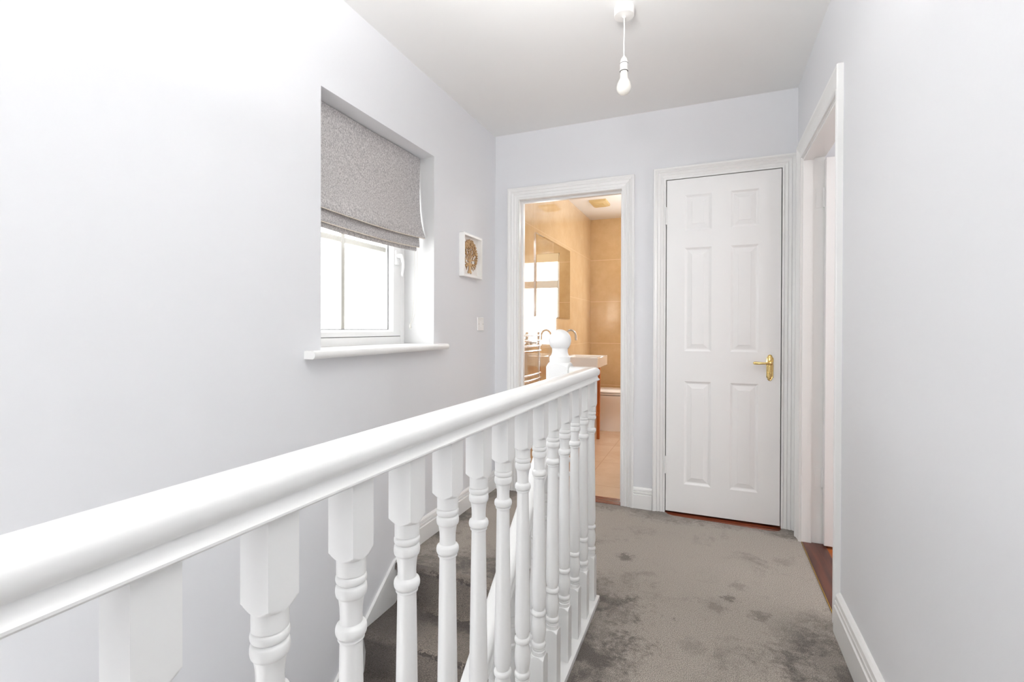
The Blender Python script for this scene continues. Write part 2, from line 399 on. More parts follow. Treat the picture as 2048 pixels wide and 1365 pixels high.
# ------------------------------------------------------------------ door casings
ARCH = [(0, .0), (0, .011), (.010, .013), (.013, .009), (.016, .009), (.030, .014), (.033, .010), (.036, .010), (.050, .017), (.053, .013), (.056, .013), (.068, .021), (.078, .022), (.080, .018), (.080, 0)]
def casing_end(x0, x1, zt, yface, wd, parent, zb=0, prof=ARCH):     # on a wall facing -Y
    k = wd / .080; ls = []
    for o_, t in prof:
        o2 = o_ * k
        ls.append([(x0 - o2, yface - t, zb), (x0 - o2, yface - t, zt + o2), (x1 + o2, yface - t, zt + o2), (x1 + o2, yface - t, zb)])
    # loops over the profile, open along the leg direction
    b = MB(); n = 4; vs = [p for l in ls for p in l]; fs = []
    m_ = len(ls)
    for a in range(m_ - 1):
        for i in range(3): fs.append((a * n + i, a * n + i + 1, (a + 1) * n + i + 1, (a + 1) * n + i))
    fs.append(tuple(a * n for a in range(m_))); fs.append(tuple(a * n + 3 for a in range(m_)))
    b.add(vs, fs); return b.build('architrave', GLOSS, parent, ang=18)
def lining_end(x0, x1, zt, ya, yb, parent, th=.012, stop=None):
    b = MB(); b.box(x0 - th, x0, ya, yb, 0, zt + th); b.box(x1, x1 + th, ya, yb, 0, zt + th); b.box(x0, x1, ya, yb, zt, zt + th)
    if stop:
        s0, s1, st = stop
        b.box(x0, x0 + st, s0, s1, 0, zt); b.box(x1 - st, x1, s0, s1, 0, zt); b.box(x0 + st, x1 - st, s0, s1, zt - st, zt)
    return b.build('door_lining', GLOSS, parent)

# door_2 : open bathroom doorway
d2 = thing('door_2', (-.86, D, 0), 'open white-framed doorway into the bathroom', 'doorway', kind='structure')
casing_end(-1.211, -.513, 2.002, D, .079, d2)
lining_end(-1.206, -.512, 2.0, D - .002, D + .102, d2, stop=(D + .04, D + .07, .012))
# bathroom door leaf folded back inside against the cupboard wall
b = MB(); b.box(-.51, -.472, D + .105, D + .79, .01, 1.975)
b.build('door_leaf', SATIN, d2, bevel=.002)
b = MB(); b.box(-1.206, -.512, D - .008, D + .10, -.25, .004)
struct(b.build('trim_1', THRESHX, bevel=.002), 'dark red wooden threshold under the bathroom doorway', 'threshold')

# door_1 : closed six-panel cupboard door
d1 = thing('door_1', (.07, D, 0), 'closed white six-panel cupboard door with brass lever handle', 'door', kind='structure')
casing_end(-.246, .377, 2.024, D, .072, d1)
lining_end(-.245, .377, 2.024, D - .002, D + .102, d1, stop=(D + .045, D + .08, .012))
def panel_leaf(x0, x1, z0, z1, yf, th, rects):
    """door leaf facing -Y with raised-and-fielded panels"""
    b = MB()
    xs = sorted({x0, x1} | {r[0] for r in rects} | {r[1] for r in rects}); zs = sorted({z0, z1} | {r[2] for r in rects} | {r[3] for r in rects})
    for i in range(len(xs) - 1):
        for j in range(len(zs) - 1):
            cx, cz = (xs[i] + xs[i + 1]) / 2, (zs[j] + zs[j + 1]) / 2
            if any(r[0] < cx < r[1] and r[2] < cz < r[3] for r in rects): continue
            b.add([(xs[i], yf, zs[j]), (xs[i + 1], yf, zs[j]), (xs[i + 1], yf, zs[j + 1]), (xs[i], yf, zs[j + 1])], [(0, 1, 2, 3)])
    for (a, c, e, g) in rects:
        ls = []
        for ins, dep in ((0, 0), (.004, .0022), (.010, .0068), (.0155, .0080), (.019, .0074), (.040, .0018), (.0412, .0004)):
            ls.append([(a + ins, yf + dep, e + ins), (c - ins, yf + dep, e + ins), (c - ins, yf + dep, g - ins), (a + ins, yf + dep, g - ins)])
        o0 = len(b.v); b.loops(ls, cap=False)
        n = len(b.v); b.f.append((n - 4, n - 3, n - 2, n - 1))
    b.add([(x0, yf, z0), (x1, yf, z0), (x1, yf, z1), (x0, yf, z1), (x0, yf + th, z0), (x1, yf + th, z0), (x1, yf + th, z1), (x0, yf + th, z1)],
          [(0, 1, 5, 4), (1, 2, 6, 5), (2, 3, 7, 6), (3, 0, 4, 7), (4, 5, 6, 7)])
    return b
R6 = [(xa, xb, za, zb) for xa, xb in ((-.137, .012), (.114, .261)) for za, zb in ((1.708, 1.921), (.986, 1.605), (.184, .805))]
pl = panel_leaf(-.2405, .372, .012, 2.019, D - .010, .04, R6)
leaf = pl.build('door_leaf', SATIN, d1, ang=12)
for zc in (1.805, .292):
    b = MB(); b.lathe([(.0052, -.052), (.0052, .052)], (-.243, D - .013, zc), 12)
    for q in (-.05, 0, .05): b.lathe([(.0062, -.003), (.0062, .003)], (-.243, D - .013, zc + q), 12)
    b.build('hinge', GLOSS, d1)
# brass lever handle
hy = D - .010
b = MB(); pts = []
def plate(cx, cz, hw, hh):
    pts = []
    for k in range(25):
        a = PI * k / 24; pts.append((cx + hw * .72 * math.cos(a), cz + hh - hw * .72 + hw * .9 * math.sin(a) * .95))
    pts += [(cx - hw, cz + hh - hw), (cx - hw, cz - hh + hw)]
    for k in range(25):
        a = PI + PI * k / 24; pts.append((cx + hw * .72 * math.cos(a), cz - hh + hw * .72 + hw * .9 * math.sin(a) * .95))
    pts += [(cx + hw, cz - hh + hw), (cx + hw, cz + hh - hw)]
    return pts
hx, hz = .3185, .901
P0 = plate(hx, hz, .0175, .072); P1 = [(hx + (x - hx) * .80, hz + (z - hz) * .94) for x, z in P0]
P2 = [(hx + (x - hx) * .72, hz + (z - hz) * .90) for x, z in P0]; P3 = [(hx + (x - hx) * .35, hz + (z - hz) * .80) for x, z in P0]
b.loops([[(x, hy, z) for x, z in P0], [(x, hy - .004, z) for x, z in P0], [(x, hy - .007, z) for x, z in P1], [(x, hy - .006, z) for x, z in P2], [(x, hy - .0085, z) for x, z in P3]])
hplate = b.build('door_handle', GOLD, d1, ang=30); hplate['label'] = 'brass lever handle on a long backplate'
b = MB(); b.lathe([(.0135, 0), (.0135, .004), (.011, .007), (.0085, .012), (.0085, .030), (.010, .034), (.0105, .042), (.008, .049), (.003, .051)][::1], (hx, hy - .006, .9285), 20, 'y')
b.v = [(x, 2 * (hy - .006) - y, z) for x, y, z in b.v]
path = [(hx + .004, hy - .047, .9285), (hx - .012, hy - .050, .9285), (hx - .03, hy - .050, .9275), (hx - .055, hy - .048, .9272), (hx - .072, hy - .045, .9275), (hx - .083, hy - .043, .9275), (hx - .088, hy - .0425, .9275)]
b.tube(path, [.007, .0065, .0062, .0078, .0088, .0080, .003], 14)
b.build('lever', GOLD, hplate, ang=40)
b = MB(); b.lathe([(.007, 0), (.007, .002), (.005, .0035)], (hx, hy - .009, .872), 16, 'y'); b.v = [(x, 2 * (hy - .009) - y, z) for x, y, z in b.v]
b.lathe([(.0035, 0), (.003, .006), (.001, .008)], (hx + .001, hy - .0195, .885), 12, 'y')
b.build('lock_turn', GOLD, hplate)
b = MB(); b.box(-.245, .377, 2.975, D + .10, -.25, -.0015)
struct(b.build('trim_2', THRESHX), 'dark red wooden strip under the closed cupboard door', 'threshold')

# door_3 : right-hand doorway, casing on the wall facing -X
d3 = thing('door_3', (XR, 2.53, 0), 'white-framed doorway on the right with its door swung open', 'doorway', kind='structure')
ZT3 = 2.013
def casing_right(y0, y1, zt, xf, wd_n, wd_f, parent):
    prof = ARCH; ls = []
    for o_, t in prof:
        a = o_ * wd_n / .08; f_ = o_ * wd_f / .08; h_ = o_ * .079 / .08
        ls.append([(xf - t, y0 - a, 0), (xf - t, y0 - a, zt + h_), (xf - t, y1 + f_, zt + h_), (xf - t, y1 + f_, 0)])
    b = MB(); n = 4; vs = [p for l in ls for p in l]; fs = []; m_ = len(ls)
    for a in range(m_ - 1):
        for i in range(3): fs.append((a * n + i, a * n + i + 1, (a + 1) * n + i + 1, (a + 1) * n + i))
    fs.append(tuple(a * n for a in range(m_))); fs.append(tuple(a * n + 3 for a in range(m_)))
    b.add(vs, fs); return b.build('architrave', GLOSS, parent, ang=18)
casing_right(2.160, 2.908, ZT3 + .006, XR, .070, .072, d3)
b = MB()
b.box(XR - .002, .552, 2.14, 2.155, 0, ZT3 + .02); b.box(XR - .002, .552, 2.913, 2.93, 0, ZT3 + .02); b.box(XR - .002, .552, 2.155, 2.913, ZT3, ZT3 + .02)
b.box(.452, .498, 2.155, 2.166, 0, ZT3); b.box(XR, .498, 2.902, 2.913, 0, ZT3); b.box(.452, .498, 2.166, 2.902, ZT3 - .012, ZT3)
b.build('door_lining', GLOSS, d3)
b = MB(); b.box(.548, 1.29, 2.868, 2.908, .012, 1.995)
leaf3 = b.build('door_leaf', SATIN, d3, bevel=.002)
for zc in (1.80, .35):
    b = MB(); b.lathe([(.005, -.05), (.005, .05)], (.545, 2.903, zc), 12); b.box(.512, .545, 2.9105, 2.9135, zc - .05, zc + .05)
    for q in (-.03, .005, .035): b.lathe([(.003, 0), (.003, .001)], (.525, 2.9100, zc + q), 8, 'y')
    b.build('hinge', GLOSS, d3)
b = MB(); b.box(.4565, .56, 2.155, 2.913, -.25, .004)
struct(b.build('trim_3', THRESH, bevel=.002), 'dark red wooden threshold board in the right doorway', 'threshold')
b = MB(); b.box(.4525, .4565, 2.155, 2.913, -.05, .005)
struct(b.build('trim_4', BRASSY, bevel=.002), 'thin brass edging strip between the carpet and right threshold', 'threshold')

# ------------------------------------------------------------------ window_1
w1 = thing('window_1', (-1.59, 1.85, WZ1), 'white plastic casement window with glazing bars in the left wall', 'window', kind='structure')
b = MB()   # fixed frame
fx0, fx1 = -1.652, -1.582
b.box(fx0, fx1, WY1, 1.478, WZ1, WZ2); b.box(fx0, fx1, 2.224, WY2, WZ1, WZ2); b.box(fx0, fx1, 1.478, 2.224, WZ1, 1.074); b.box(fx0, fx1, 1.478, 2.224, 2.0, WZ2)
b.build('window_frame', UPVC, w1, bevel=.003)
b = MB()
sx0, sx1 = -1.66, -1.5815
ya_, yb_, za_, zb_ = 1.481, 2.2215, 1.077, 1.998
mr = .034; yi0, yi1, zi0, zi1 = 1.553, 2.149, 1.111, 1.93
def frame_sweep(b, x_pts):   # nested rect loops in YZ
    ls = [[(x, y0, z0), (x, y1, z0), (x, y1, z1), (x, y0, z1)] for (x, y0, y1, z0, z1) in x_pts]
    b.loops(ls + [ls[0]], cap=False)
frame_sweep(b, [(sx0, ya_, yb_, za_, zb_), (sx1, ya_, yb_, za_, zb_), (sx1 + .0, ya_ + .004, yb_ - .004, za_ + .004, zb_ - .004), (sx1, yi0 - .012, yi1 + .012, zi0 - .012, zi1 + .012),
                (sx1 - .012, yi0, yi1, zi0, zi1), (-1.625, yi0, yi1, zi0, zi1), (sx0, yi0, yi1, zi0, zi1)])
sash = b.build('window_sash', UPVC, w1, ang=30)
b = MB(); frame_sweep(b, [(-1.60, ya_ - .003, yb_ + .003, za_ - .003, zb_ + .003), (-1.584, ya_ - .003, yb_ + .003, za_ - .003, zb_ + .003), (-1.584, ya_ + .001, yb_ - .001, za_ + .001, zb_ - .001), (-1.60, ya_ + .001, yb_ - .001, za_ + .001, zb_ - .001)])
b.build('gasket', RUBBER, w1)
b = MB(); frame_sweep(b, [(-1.612, yi0, yi1, zi0, zi1), (-1.606, yi0, yi1, zi0, zi1), (-1.606, yi0 + .003, yi1 - .003, zi0 + .003, zi1 - .003), (-1.612, yi0 + .003, yi1 - .003, zi0 + .003, zi1 - .003)])
b.build('glazing_seal', RUBBER, sash)
b = MB(); b.box(-1.622, -1.618, yi0, yi1, zi0, zi1); b.build('glass', GLASS, sash)
b = MB()
b.box(-1.640, -1.624, 1.808, 1.834, zi0, zi1); b.box(-1.640, -1.624, yi0, 1.808, 1.528, 1.556); b.box(-1.640, -1.624, 1.834, yi1, 1.528, 1.556)
b.build('glazing_bar', mat('cream_glazing_bar', (.50, .49, .45, 1), .5), sash, bevel=.003)
# espagnolette handle on the right stile
b = MB()
hy0, hz0 = 2.185, 1.50
b.box(sx1, sx1 + .010, hy0 - .014, hy0 + .014, hz0 - .035, hz0 + .042)
b.lathe([(.011, 0), (.011, .024), (.009, .030)], (sx1 + .008, hy0, hz0 + .012), 16, 'x')
b.tube([(sx1 + .032, hy0, hz0 + .020), (sx1 + .036, hy0 + .002, hz0 + .006), (sx1 + .042, hy0 + .003, hz0 - .022), (sx1 + .044, hy0 + .003, hz0 - .05), (sx1 + .040, hy0 + .002, hz0 - .08), (sx1 + .038, hy0 + .002, hz0 - .098)], [.010, .010, .0085, .0075, .007, .004], 10)
hd = b.build('window_handle', UPVC, w1, ang=40)
b = MB(); b.lathe([(.004, 0), (.004, .003)], (sx1 + .037, hy0 + .001, hz0 + .012), 12, 'x'); b.build('lock_button', RUBBER, hd)
# reveal plaster beads (white painted reveal)
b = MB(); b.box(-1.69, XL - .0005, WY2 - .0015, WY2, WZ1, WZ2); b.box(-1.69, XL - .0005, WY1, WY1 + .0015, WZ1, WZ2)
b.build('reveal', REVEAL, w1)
# sill board
b = MB(); zt = 1.034; zb2 = 1.003; fx = -1.337
prof = [(-1.60, zb2), (-1.60, zt), (fx - .014, zt)]
for k in range(9):
    a = PI / 2 - PI * k / 8; prof.append((fx - .014 + .0135 * math.cos(a), (zt + zb2) / 2 + .0155 * math.sin(a)))
prof.append((-1.388, zb2))
b.prism([(x, z) for x, z in prof], 'y', 1.440, 2.259)
profn = [(XL, zb2), (XL, zt)] + prof[2:-1]
b.prism(profn, 'y', 1.354, 1.440); b.prism(profn, 'y', 2.259, 2.339)
b.build('window_sill', GLOSS, w1, ang=40)

# bathroom window
w2 = thing('window_2', (-.55, 5.93, .87), 'white bathroom window seen in the mirror', 'window', kind='structure')
b = MB(); b.box(-.935, -.18, 5.90, 5.96, .87, .915); b.box(-.935, -.18, 5.90, 5.96, 2.04, 2.08); b.box(-.935, -.90, 5.90, 5.96, .915, 2.04); b.box(-.215, -.18, 5.90, 5.96, .915, 2.04); b.box(-.90, -.215, 5.895, 5.965, 1.64, 1.735)
b.build('window_frame', UPVC, w2, bevel=.003)
b = MB(); b.box(-.90, -.215, 5.925, 5.93, .915, 1.64); b.box(-.90, -.215, 5.925, 5.93, 1.735, 2.04); b.build('glass', GLASS, w2)
b = MB()
for k in range(3): b.box(-.925, -.19, 5.872 - .004 * k, 5.886, 2.075 - .035 * (k + 1), 2.078 - .035 * k)
o = b.build('rolled_blind', mat('cream_blind', srgb(240, 225, 195), .8)); tag(o, 'rolled-up cream blind at the head of the bathroom window, seen in the mirror', 'blind')

# ------------------------------------------------------------------ roman blind
rb = thing('roman_blind', (-1.475, 1.85, WZ2), 'grey flecked roman blind half lowered over the landing window', 'blind')
b = MB(); b.box(-1.515, -1.484, WY1 + .006, WY2 - .006, 2.020, WZ2 - .002); b.build('headrail', UPVC, rb)
def cloth(name, secs, y0, y1, bulge, thick=.004, n=24):
    """secs: [(x,z)] front line from top to bottom; sheet with thickness, gentle sideways waviness"""
    b = MB(); F_ = []; B_ = []
    for i, (x, z) in enumerate(secs):
        rf = []; rk = []
        for k in range(n + 1):
            t = k / n; s_ = 2 * t - 1
            side = bulge[i]
            y = (y0 - side) + (y1 - y0 + 2 * side) * t
            sag = -.010 * (1 - s_ * s_) * (1 if i > len(secs) * .55 else .15)
            xx = x + .0015 * math.sin(9 * t + i * .6)
            rf.append((xx, y, z + sag)); rk.append((xx - thick, y, z + sag))
        F_.append(rf); B_.append(rk)
    m_ = len(secs); vs = [p for r in F_ for p in r] + [p for r in B_ for p in r]; N = (n + 1) * m_; fs = []
    for i in range(m_ - 1):
        for k in range(n):
            a = i * (n + 1) + k; c = a + 1; d_ = a + n + 2; e = a + n + 1
            fs.append((a, c, d_, e)); fs.append((N + a, N + e, N + d_, N + c))
    for i in range(m_ - 1):
        for k in (0, n):
            a = i * (n + 1) + k; e = a + n + 1; fs.append((a, e, N + e, N + a))
    for k in range(n):
        for i in (0, m_ - 1):
            a = i * (n + 1) + k; fs.append((a, a + 1, N + a + 1, N + a))
    b.add(vs, fs); return b.build(name, FAB, rb, ang=60)
secs = [(-1.478, 2.052), (-1.4775, 2.0), (-1.4775, 1.9), (-1.476, 1.82), (-1.472, 1.76), (-1.465, 1.70), (-1.457, 1.66), (-1.449, 1.632), (-1.446, 1.618), (-1.449, 1.611), (-1.458, 1.612), (-1.470, 1.618)]
cloth('blind_fabric', secs, WY1 + .012, WY2 - .006, [0, 0, -.001, -.003, -.005, -.004, -.002, .000, .002, .002, .001, 0])
cloth('lower_fold', [(-1.470, 1.625), (-1.466, 1.60), (-1.463, 1.580), (-1.462, 1.567), (-1.464, 1.561), (-1.472, 1.563)], WY1 + .016, WY2 - .030, [0] * 6)
cloth('bottom_hem', [(-1.482, 1.60), (-1.481, 1.57), (-1.480, 1.552), (-1.480, 1.543), (-1.483, 1.541), (-1.488, 1.545)], WY1 + .018, WY2 - .034, [0] * 6)
EDGELIT = mat('cream_lit_edge', srgb(238, 226, 205), .7)  # pale tubes imitating daylight showing through the fold edges
for (px_, pz_, ya2, yb2, sg) in ((-1.4475, 1.6105, WY1 + .012, WY2 - .006, 1), (-1.4645, 1.5600, WY1 + .016, WY2 - .030, 1)):
    b = MB(); b.tube([(px_ + .0015 * math.sin(9 * k / 20 + 5), ya2 + (yb2 - ya2) * k / 20, pz_ - .010 * (1 - (2 * k / 20 - 1) ** 2) * sg - .0010) for k in range(21)], .0013, 8)
    b.build('lit_edge_line', EDGELIT, rb)
b = MB()
ch1 = [(-1.487, 2.222, 1.56), (-1.487, 2.221, 1.45), (-1.486, 2.217, 1.34), (-1.483, 2.206, 1.26), (-1.48, 2.190, 1.19), (-1.478, 2.175, 1.155), (-1.477, 2.165, 1.141)]
ch2 = [(-1.479, 2.234, 1.56), (-1.479, 2.233, 1.45), (-1.478, 2.229, 1.34), (-1.477, 2.220, 1.26), (-1.477, 2.206, 1.19), (-1.477, 2.187, 1.155), (-1.477, 2.167, 1.141)]
b.tube(ch1, .0011, 6); b.tube(ch2, .0011, 6)
cordo = b.build('pull_cord', CORD, rb)
b = MB(); b.lathe([(.001, .0), (.0045, -.004), (.003, -.009), (.0055, -.016), (.0055, -.022), (.002, -.026)], (-1.477, 2.166, 1.143), 12)
b.build('cord_tassel', CORD, cordo)

# ------------------------------------------------------------------ picture, switch
pf = thing('box_frame', (XL, 2.67, 1.565), 'white box frame holding a cut-wood tree on the left wall', 'picture')
y0, y1, z0, z1 = 2.545, 2.797, 1.434, 1.697
b = MB(); t = .014; x1 = -1.357
b.box(XL, x1, y0, y0 + t, z0, z1); b.box(XL, x1, y1 - t, y1, z0, z1); b.box(XL, x1, y0 + t, y1 - t, z0, z0 + t); b.box(XL, x1, y0 + t, y1 - t, z1 - t, z1)
b.build('frame', FRAMEW, pf, bevel=.001)
b = MB(); b.box(XL, -1.386, y0 + t, y1 - t, z0 + t, z1 - t); b.build('backing_card', BACKCARD, pf)
# wooden tree of branches and leaves
b = MB(); be = MB()
TC = (2.671, 1.572); TR = .098
def slab(p, q, wa, wb, x0_, x1_):
    dx, dz = q[0] - p[0], q[1] - p[1]; l = math.hypot(dx, dz) or 1; nx, nz = -dz / l, dx / l
    pts = [(p[0] + nx * wa, p[1] + nz * wa), (q[0] + nx * wb, q[1] + nz * wb), (q[0] - nx * wb, q[1] - nz * wb), (p[0] - nx * wa, p[1] - nz * wa)]
    b.prism(pts, 'x', x0_, x1_)
def leafp(p, ang_, s_, x0_):
    pts = []
    for k in range(8):
        a = 2 * PI * k / 8; u = s_ * math.cos(a); v_ = s_ * .42 * math.sin(a)
        pts.append((p[0] + u * math.cos(ang_) - v_ * math.sin(ang_), p[1] + u * math.sin(ang_) + v_ * math.cos(ang_)))
    x0_ += random.uniform(-.0006, .0006); b.prism(pts, 'x', x0_, x0_ + .0026)
base = (TC[0], 1.470)
slab((TC[0], 1.463), (TC[0], 1.535), .016, .009, -1.386, -1.382)
for s_ in (-1, 1): slab((TC[0] + s_ * .022, 1.463), (TC[0] + s_ * .004, 1.490), .006, .006, -1.386, -1.3825)
def branch(p, ang_, ln, wd, dep):
    q = (p[0] + ln * math.cos(ang_), p[1] + ln * math.sin(ang_))
    if math.hypot(q[0] - TC[0], q[1] - TC[1]) > TR: return
    slab(p, q, wd, wd * .72, -1.3862 + random.uniform(0, .0002), -1.3825 + .0004 * dep + random.uniform(-.00035, .00035))
    if dep >= 2 or random.random() < .4:
        for k in range(2):
            a = ang_ + random.uniform(-1.1, 1.1); leafp((q[0] + .005 * math.cos(a), q[1] + .005 * math.sin(a)), a, random.uniform(.0042, .006), -1.3828 + .0003 * random.randint(0, 3))
    if dep < 5:
        for da in (random.uniform(.25, .62), -random.uniform(.25, .62)):
            branch(q, ang_ + da, ln * random.uniform(.74, .9), wd * .72, dep + 1)
for a0, l0 in ((PI / 2, .034), (PI / 2 - .55, .034), (PI / 2 + .55, .034), (PI / 2 - 1.15, .036), (PI / 2 + 1.15, .036), (-.15, .034), (PI + .15, .034), (-.55, .03), (PI + .55, .03)):
    branch((TC[0], 1.533 if a0 > 0 and a0 < PI else 1.525), a0, l0, .0055, 0)
for k in range(90):
    a = random.uniform(0, 2 * PI); r_ = TR * math.sqrt(random.uniform(.15, 1))
    q_ = (TC[0] + r_ * math.cos(a), TC[1] + r_ * math.sin(a))
    if q_[1] < 1.53 and abs(q_[0] - TC[0]) < .03: continue
    leafp(q_, random.uniform(0, PI), random.uniform(.004, .006), -1.3835)
for k in range(40):
    a = 2 * PI * k / 40
    if abs(a - 1.5 * PI) < .42: continue
    r_ = TR * random.uniform(.93, 1.0)
    leafp((TC[0] + r_ * math.cos(a), TC[1] + r_ * math.sin(a)), a + random.uniform(-.7, .7), .0062, -1.3828)
wt = b.build('wooden_tree', PLY, pf, ang=30)
wt.data.materials.append(PLYEDGE)
for p in wt.data.polygons:
    if abs(p.normal.x) < .5: p.material_index = 1

sw = thing('light_switch', (XL, 2.828, 1.147), 'small white light switch plate beside the left corner', 'light switch')
b = MB(); b.box(XL, XL + .0085, 2.785, 2.871, 1.104, 1.190); b.build('switch_plate', PLASTIC, sw, bevel=.003)
b = MB(); b.box(XL + .0085, XL + .0125, 2.817, 2.839, 1.128, 1.164); b.build('rocker', PLASTIC, sw, bevel=.002)
for yy in (2.798, 2.858):
    b = MB(); b.lathe([(.0032, 0), (.003, .0012)], (XL + .0085, yy, 1.147), 10, 'x'); b.build('screw', STEEL, sw)

# ------------------------------------------------------------------ pendant light
LX, LY = -.3345, 2.04
pl_ = thing('pendant_light', (LX, LY, ZC), 'bare bulb hanging on a white flex from the ceiling rose', 'light')
b = MB(); b.lathe([(.0415, 0), (.0415, -.030), (.040, -.033), (.012, -.034), (.007, -.036), (.006, -.041), (.0028, -.042)], (LX, LY, ZC), 40)
b.build('ceiling_rose', PLASTIC, pl_)
b = MB(); b.tube([(LX, LY, ZC - .035), (LX + .001, LY, 2.38), (LX - .0005, LY, 2.32), (LX, LY, 2.25)], .0026, 10); b.build('flex', PLASTIC, pl_)
b = MB(); b.lathe([(.0035, 2.262), (.006, 2.258), (.0125, 2.249), (.0155, 2.238), (.016, 2.231)][::-1], (LX, LY, 0), 28)
b.lathe([(.0135, 2.231), (.0135, 2.2285)], (LX, LY, 0), 28)
b.lathe([(.0165, 2.2285), (.0165, 2.2165), (.0160, 2.2165), (.0160, 2.203), (.0175, 2.203), (.0175, 2.198)], (LX, LY, 0), 28)
b.build('lamp_holder', PLASTIC, pl_)
b = MB(); b.lathe([(.0145, 2.2005), (.0145, 2.196)], (LX, LY, 0), 28); b.build('lamp_cap', STEEL, pl_)
b = MB(); b.lathe([(.0172, 2.1978), (.0172, 2.1972)], (LX, LY, 0), 28); b.build('shadow_ring', RUBBER, pl_)  # dark ring standing in for the shadow inside the holder skirt
b = MB(); b.lathe([(.0162, 2.2308), (.0172, 2.2295), (.0150, 2.2285)], (LX, LY, 0), 28); b.build('shadow_ring', RUBBER, pl_)  # shadow at the upper gap, put in as a dark ring
prof = [(.0142, 2.197), (.0155, 2.185), (.0158, 2.176), (.0175, 2.166), (.023, 2.156), (.0285, 2.143), (.0305, 2.130)]
for k in range(1, 9):
    a = PI / 2 * k / 8; prof.append((max(.0005, .0305 * math.cos(a)), 2.130 - .031 * math.sin(a)))
b = MB(); b.lathe(prof, (LX, LY, 0), 32); b.build('bulb', BULB, pl_)

# ------------------------------------------------------------------ landing banister
bn = thing('banister', (BX, 1.0, 0), 'white banister with turned balusters guarding the landing edge', 'banister')
HW = .0205
def rail_profile():
    pts = [(-.0285, .9075), (-.0297, .9095), (-.0297, .912), (-.0262, .9145), (-.0238, .918), (-.0228, .9225), (-.0226, .9268), (-.0258, .9278), (-.0288, .932), (-.0300, .938), (-.0303, .9445)]
    n = 14
    for k in range(1, n):
        a = PI - PI * k / n; pts.append((.0302 * math.cos(a), .9445 + .0185 * math.sin(a)))
    pts += [(-x, z) for x, z in pts[:11]][::-1]
    return pts
TILT = .0075
def tz(y): return TILT * (NY - y)
b = MB(); RP = rail_profile()
ls = []
ls.append([(BX + x, -.9, z + tz(-.9)) for x, z in RP])
ls.append([(BX + x, 0.4, z + tz(.4)) for x, z in RP])
ls.append([(BX + x, 1.2, z + tz(1.2)) for x, z in RP])
ls.append([(BX + x, NY + x, z) for x, z in RP])          # mitre
ls.append([(NX + .040, NY + x, z) for x, z in RP])
b.loops(ls); b.build('handrail', GLOSS, bn, ang=28)
b = MB()
for (q, zz) in ((0, -.01), (1, .014), (2, .018)):
    pass
def Lrail(b, o0, o1, z0_, z1_):   # L shaped flat board: from x offset
    pts = [(BX + o1, -.9), (BX + o1, NY + o1), (NX + .045, NY + o1), (NX + .045, NY + o0), (BX + o0, NY + o0), (BX + o0, -.9)]
    b.loops([[(x, y, z0_) for x, y in pts], [(x, y, z1_) for x, y in pts]])
Lrail(b, -.056, .0325, -.02, .018); b.build('base_rail', GLOSS, bn, bevel=.002)
def turned(o_, s_=None):
    return o_
def bead(zc, h, r0, r1, n=5):
    return [(r0 + (r1 - r0) * math.sqrt(max(0, 1 - (k / n) ** 2)), zc + h / 2 * k / n) for k in range(-n, n + 1)]
def cone_cut(r_in, R_out, z_in, z_out, n=9):
    """rings of a conical shoulder; with lathe(square=...) they cut curved arrises into the square block"""
    return [(r_in + (R_out - r_in) * k / n, z_in + (z_out - z_in) * k / n) for k in range(n + 1)]
def baluster_mb(zbase=.018, ztop=.909, zlow=.19, zup=.803):
    """turned baluster, heights in metres; the square ends are a square section cut by a circle"""
    b = MB(); R_ = .0305; N = 64; u = zup; lo = zlow
    b.lathe([(R_, zbase)] + cone_cut(.0208, R_, lo + .0045, lo - .0060)[::-1] + [(.0185, lo + .0048)], (0, 0, 0), N, square=HW)
    prof = [(.0192, lo + .003), (.0192, lo + .016), (.0174, lo + .0172), (.0174, lo + .0195), (.0186, lo + .0205), (.0186, lo + .0235), (.0170, lo + .0245)]
    prof += bead(lo + .0325, .015, .0170, .0208)
    prof += [(.0162, lo + .0415), (.0172, lo + .048), (.0190, lo + .057), (.0203, lo + .068), (.0207, lo + .077), (.0202, lo + .088), (.0186, lo + .100), (.0166, lo + .110), (.0160, lo + .1135)]
    prof += bead(lo + .1215, .0145, .0168, .0208)
    prof += [(.0158, lo + .1295), (.0168, lo + .133), (.0186, lo + .139), (.0197, lo + .148), (.0201, lo + .160), (.0198, lo + .178), (.0150, u - .112), (.0150, u - .1105)]
    prof += bead(u - .1080, .0045, .0160, .0176, 3) + [(.0158, u - .1053)]
    prof += bead(u - .0965, .0165, .0166, .0207)
    prof += [(.0150, u - .0865), (.0146, u - .078), (.0150, u - .068), (.0162, u - .058), (.0174, u - .0525)]
    prof += bead(u - .0435, .0175, .0178, .0207) + [(.0174, u - .0345)]
    prof += bead(u - .0280, .0120, .0176, .0205) + [(.0178, u - .0218), (.0193, u - .0212), (.0194, u + .003)]
    b.lathe(prof, (0, 0, 0), 48)
    b.lathe([(.0185, u - .0003)] + cone_cut(.0208, R_, u, u + .0095) + [(R_, ztop)], (0, 0, 0), N, square=HW)
    return b
SP, Y0 = .1290, .2565
b = baluster_mb(); bal0 = b.build('baluster', GLOSS, bn, ang=30)
bal0.location = (BX, Y0, 0)
bal0.matrix_parent_inverse = bn.matrix_world.inverted()
def place_bal(src, y, first=False):
    o = src if first else src.copy()
    if not first: COL.objects.link(o)
    o.location = (BX, y, 0); o.scale = (1, 1, 1 + tz(y) / .86)
    return o
place_bal(bal0, Y0, True)
for k in range(-2, 14):
    if k == 0: continue
    place_bal(bal0, Y0 + SP * k)
